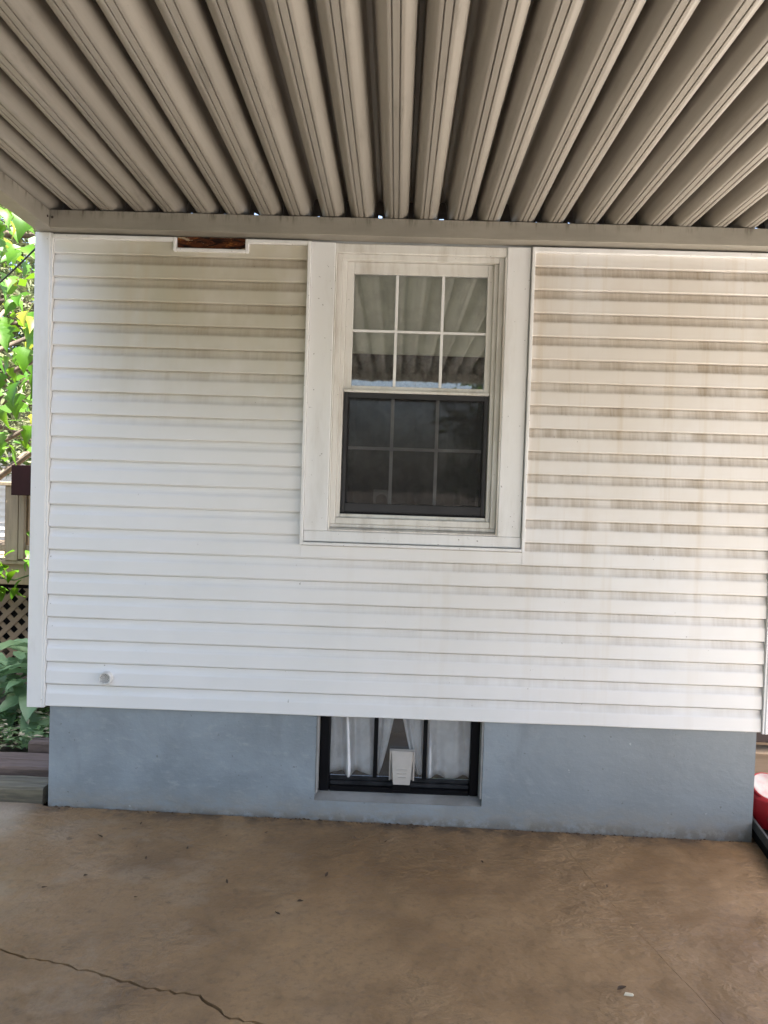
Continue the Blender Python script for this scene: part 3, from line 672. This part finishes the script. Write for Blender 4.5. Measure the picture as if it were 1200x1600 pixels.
# raised deck with lattice skirt and railing
deck = thing('garden_deck', 'raised beige wooden deck with railing and lattice skirt behind the house corner', 'deck', loc=(-3.3, 2.0, 0))
DX0, DX1 = -1.6, 1.3
MB().box(DX0, DX1, .0, .035, .80, .955, 0, .003).build('rim_board', M['wood_beige'], deck)
for i in range(9): MB().box(DX0, DX1, -.03 + i * .142, .106 + i * .142, .956, .984, 0, .003).build('deck_board', M['wood_beige'], deck)
for px in (-1.2, .43): MB().box(px - .047, px + .047, -.04, .05 - .002, .985, 1.545, 0, .003).build('railing_post', M['wood_beige'], deck)
MB().box(DX0, DX1, -.055, .075, 1.5455, 1.575, 0, .004).build('top_rail', M['wood_beige'], deck)
MB().box(DX0, DX1, -.008, .03, 1.05, 1.10, 0, .003).build('bottom_rail', M['wood_beige'], deck)
for i in range(20):
    x = DX0 + .06 + i * .145
    if abs(x + 1.2) < .07: continue
    MB().box(x - .018, x + .018, -.046 if abs(x - .43) > .1 else .055, -.009 if abs(x - .43) > .1 else .09, 1.0, 1.545, 0, .002).build('baluster', M['wood_beige'], deck)
MB().box(.485, .525, -.046, -.009, 1.0, 1.545, 0, .002).build('baluster', M['wood_beige'], deck)
cl = lambda v: max(DX0, min(DX1, v))
for layer in (0, 1):
    for i in range(34):
        b0 = DX0 - .75 + i * .115
        pts = [(b0, .03), (b0 + .74, .77)] if layer == 0 else [(b0 + .74, .03), (b0, .77)]
        if min(p[0] for p in pts) < DX0 or max(p[0] for p in pts) > DX1: continue
        (xa, za), (xb, zb) = pts; w_ = .026; y = .004 + layer * .0085
        s_ = MB(); s_.add([(xa - w_, y, za), (xa + w_, y, za), (xb + w_, y, zb), (xb - w_, y, zb), (xa - w_, y + .008, za), (xa + w_, y + .008, za), (xb + w_, y + .008, zb), (xb - w_, y + .008, zb)],
                          [(0, 1, 2, 3), (7, 6, 5, 4), (0, 4, 5, 1), (1, 5, 6, 2), (2, 6, 7, 3), (3, 7, 4, 0)])
        s_.build('lattice_slat', M['wood_lattice'], deck)
for px in (-1.5, 0.0, 1.2): MB().box(px - .05, px + .05, .06, .16, -.1, .80).build('support', M['wood_lattice'], deck)
MB().box(DX0, DX1, 1.1, 1.14, -.1, .80).build('shade_backing', M['dark_room'], deck)  # near-black sheet stands in for the shade under the deck
pl = thing('planter_box', 'dark maroon box hanging beside the deck railing', 'planter', loc=(-2.92, 1.90, 1.48))
p_ = MB(); p_.box(.125, .72, -.10, -.082, .0, .22, 0, .003).box(.125, .72, .075, .093, .0, .22, 0, .003).box(.125, .143, -.0815, .0745, .0, .22).box(.702, .72, -.0815, .0745, .0, .22); p_.build('sides', M['maroon'], pl)
MB().box(.144, .701, -.081, .074, .005, .19).build('soil_fill', M['soil'], pl)

# trees
def tree(name, label, base, h, limbs, crown_mat, trunk_r, seed, n_leaf, rad, zlo, zhi, lw, group=None, conifer=False):
    t = thing(name, label, 'tree', group, base); r = random.Random(seed); tm = MB()
    pts = [(r.uniform(-.05, .05) * i, r.uniform(-.05, .05) * i, h * i / 6) for i in range(7)]
    tm.tube(pts, [trunk_r * (1 - .13 * i) for i in range(7)], 10)
    ends = []
    for i in range(limbs):
        a = i * 2.4 + r.uniform(-.4, .4); q = r.uniform(.25, .95); z0 = h * q; L = rad * (r.uniform(.7, 1.05) * (1.15 - q * .8 if conifer else 1))
        e = Vector((math.cos(a) * L, math.sin(a) * L, z0 + (-.15 * L if conifer else .35 * L)))
        m0 = Vector((math.cos(a) * L * .45, math.sin(a) * L * .45, z0 + (.0 if conifer else .28 * L)))
        tm.tube([(0, 0, z0), m0, e], [trunk_r * .35, trunk_r * .2, trunk_r * .06], 6); ends.append((Vector((0, 0, z0)), m0, e))
    tm.build('trunk', M['bark'], t)
    vs, fs = [], []
    for i in range(n_leaf):
        a_, m0, e = ends[r.randrange(len(ends))]; s = r.random() ** .6
        p = (m0.lerp(e, (s - .4) / .6) if s > .4 else a_.lerp(m0, s / .4)) + Vector((r.gauss(0, 1), r.gauss(0, 1), r.gauss(0, .8))) * (rad * (.10 if conifer else .17))
        if not (zlo < p.z < zhi): continue
        u = Vector((r.gauss(0, 1), r.gauss(0, 1), r.gauss(0, .6))).normalized(); v = u.cross(Vector((r.gauss(0, 1), r.gauss(0, 1), r.gauss(0, 1)))).normalized()
        L = lw * r.uniform(.6, 1.3); W = L * (.22 if conifer else .5); k = len(vs)
        vs += [p, p + u * L * .5 + v * W * .5, p + u * L, p + u * L * .5 - v * W * .5]; fs.append((k, k + 1, k + 2, k + 3))
    c = MB(); c.add(vs, fs); cr = c.build('crown', M[crown_mat], t); return t, cr
bt, bcr = tree('broadleaf_tree', 'bright green tree with large lobed leaves behind the house corner', (-3.55, 2.75, 0), 4.4, 16, 'leaf_big', .075, 21, 500, 1.5, 1.7, 6, .14)
lm_ = [leaf_mesh('big_leaf', 'leaf_big', .20, .075, .22, .35, 1, 9), leaf_mesh('big_leaf_b', 'leaf_big', .24, .095, .3, .5, 1, 9), leaf_mesh('yellow_leaf', 'leaf_yellow', .17, .065, .3, .6, 1, 9)]
r = random.Random(77)
for i in range(170):            # the leaves that can be told apart, on the twigs nearest the house corner
    y = r.uniform(1.1, 2.5); z = r.uniform(1.75, 3.7); x = -.538 * (y + 3.5) + r.uniform(-.35, .36)
    if z < 2.0 and r.random() < .4: continue
    place_leaf(lm_[2 if r.random() < .14 else r.randrange(2)], bcr, (x + 3.55, y - 2.75, z), r.uniform(-2.6, .6), r.uniform(.3, 1.25), r.uniform(-.6, .6), r.uniform(.5, .95))
tree('evergreen_tree', 'tall grey green feathery evergreen at the far left', (-6.1, 7.2, -.1), 8.5, 46, 'leaf_conifer', .2, 31, 15000, 2.4, .8, 9, .17, None, True)
tree('evergreen_tree', 'darker evergreen standing further back towards the house', (-6.6, 11.5, -.1), 9.5, 46, 'leaf_conifer', .22, 35, 12000, 2.6, .8, 10, .20, None, True)
tree('shade_tree', 'dark leafy tree at the back filling the left gap', (-9.6, 12.5, -.1), 8.0, 26, 'leaf_dark', .2, 37, 12000, 3.0, 1.0, 11, .2)
tree('shade_tree', 'leafy tree added out of view to darken the right of the upper window reflection', (2.6, -14.0, -.1), 6.0, 24, 'leaf_dark', .16, 51, 5000, 1.7, 1.2, 8, .22)  # added behind the camera to break up the bright strip mirrored in the glass
# vine leaves over the deck edge
vn = thing('vine', 'light green vine trailing along the deck edge and post', 'vine', loc=(-2.8, 1.86, .8)); r = random.Random(5)
MB().tube([(-.5, .02, .02), (-.2, .0, .08), (.0, .02, .05), (.2, -.02, .12), (.34, .0, .30)], .006, 6).build('stem', M['leaf_dark'], vn)
vm = leaf_mesh('vine_leaf', 'leaf_big', .10, .032, .3, .4)
for i in range(46): place_leaf(vm, vn, (r.uniform(-.35, .38), r.uniform(-.10, .03), r.uniform(-.06, .22) + (.25 if i % 7 == 0 else 0)), r.uniform(0, 6.28), r.uniform(-.4, .9), r.uniform(-.5, .5), r.uniform(.6, 1.2))
# neighbour's white wall, seen between the railing bars
nb = thing('neighbour_house', 'sunlit white clapboard house behind the deck railing', 'house', loc=(-11.5, 16.5, 0))
MB().box(-4, 4.4, .1, 4, -.1, 3.0).build('wall', M['white_wall'], nb)
for i in range(16): MB().extrude_x([(.0995, 0), (.045, .0), (.08, .185), (.0995, .185)], -4, 4.4).build('clapboard', M['white_wall'], nb, (0, 0, i * .187))
m_ = MB(); m_.add([(-4.2, -.3, 2.98), (4.6, -.3, 2.98), (4.6, 4.3, 2.98), (-4.2, 4.3, 2.98), (-4.2, 2, 4.4), (4.6, 2, 4.4)], [(0, 1, 5, 4), (2, 3, 4, 5), (0, 4, 3), (1, 2, 5), (0, 3, 2, 1)]); m_.build('roof', M['flat_roof'], nb)
# overhead cable at the left
cbm = MB(); cbm.tube([(-2.9 + 1.25 * i / 12, .9 - .85 * i / 12, 2.42 + .42 * i / 12 - .06 * math.sin(math.pi * i / 12)) for i in range(13)], .0045, 8)
tag(cbm.build('cable', M['cable']), 'thin black cable running to the house corner at left', 'cable')

# ------------------------------------------------------------------ litter on the slab
lm3 = leaf_mesh('dry_leaf', 'dry_leaf', .035, .008, .9, -.25, 0, 5)
from_px = [(-1.25, -.30), (-1.08, -.36), (-1.0, -.47), (-.86, -.35), (-1.20, -.62), (-1.32, -.72), (-.72, -.22), (-.95, -.75), (-.55, -.18), (-.13, -.18), (.0, -.21), (-.24, -.53), (.43, -.35), (-.40, -.80), (.92, -.50), (-.62, -.62), (-1.13, -.16), (-.33, -.72)]
for i, (x, y) in enumerate(from_px):
    o = place_leaf(lm3, None, (x, y, gz(x, y) + .006), random.uniform(0, 6.28), random.uniform(-.1, .1), random.uniform(-.6, .6), random.uniform(.3, .85), 'dry_leaf')
    tag(o, 'tiny dry brown leaf scrap lying on the brown slab', 'leaf', 'leaf scraps on the slab')
o = place_leaf(lm3, None, (.775, -1.13, gz(.775, 0) + .004), .3, 0, .2, .9, 'pebble'); tag(o, 'dark crumb beside the pale chip at lower right of the slab', 'crumb')
pc = MB(); pc.add([(0, 0, 0), (.030, -.004, 0), (.034, .006, 0), (.006, .010, 0), (.004, .002, .005), (.028, -.001, .006), (.030, .005, .005), (.008, .008, .006)], [(0, 1, 5, 4), (1, 2, 6, 5), (2, 3, 7, 6), (3, 0, 4, 7), (4, 5, 6, 7)])
tag(pc.build('paint_chip', M['pale_chip'], None, (.79, -1.15, gz(.79, 0) + .0005)), 'pale chip lying on the lower right of the brown slab', 'chip')

# grit gathered along the foot of the foundation
gr = MB(); r = random.Random(19)
for i in range(260):
    x = r.uniform(-1.62, 1.74); q = .5 + .5 * math.sin(x * 7.3 + 1.2) * math.sin(x * 2.9)
    if r.random() > q: continue
    y = -.004 - abs(r.gauss(0, .012)); k_ = r.uniform(.0015, .005) * (1 + q); z = gz(x, y) - .0006; a = r.uniform(0, 3.14); c, s_ = math.cos(a) * k_, math.sin(a) * k_
    gr.add([(x + c * 1.6, y + s_ * .6, z), (x - s_ * .9, y + c * .5, z), (x - c * 1.4, y - s_ * .6, z), (x + s_, y - c * .6, z), (x, y, z + k_ * .8)], [(0, 1, 4), (1, 2, 4), (2, 3, 4), (3, 0, 4)])
tag(gr.build('grit', M['dry_leaf']), 'dark grit and crumbs along the foot of the blue foundation', 'grit', kind='stuff')
# unseen leafy screen added to block light from the left
hg = thing('added_hedge', 'tall leafy screen added out of view to block light from the left', 'added_hedge', loc=(-5.2, -4.5, -.1))
r = random.Random(23); vs, fs = [], []
for i in range(15000):
    p = Vector((r.gauss(0, .35), r.uniform(-6.5, 4.2), 4.2 * r.random() ** .9 + r.uniform(-.1, .3) * math.sin(i))); u = Vector((r.gauss(0, 1), r.gauss(0, 1), r.gauss(0, 1))).normalized(); v = u.cross(Vector((r.gauss(0, 1), r.gauss(0, 1), r.gauss(0, 1)))).normalized()
    k_ = len(vs); L = r.uniform(.12, .26); vs += [p, p + u * L * .5 + v * L * .3, p + u * L, p + u * L * .5 - v * L * .3]; fs.append((k_, k_ + 1, k_ + 2, k_ + 3))
h_ = MB(); h_.add(vs, fs); h_.build('foliage', M['leaf_dark'], hg)
h_ = MB()
for i in range(12): h_.tube([(r.uniform(-.1, .1), -6 + i * .85, 0), (r.uniform(-.15, .15), -6 + i * .85 + r.uniform(-.2, .2), 1.5), (r.uniform(-.2, .2), -6 + i * .85, 2.9)], [.05, .035, .012], 6)
h_.build('stems', M['bark'], hg)
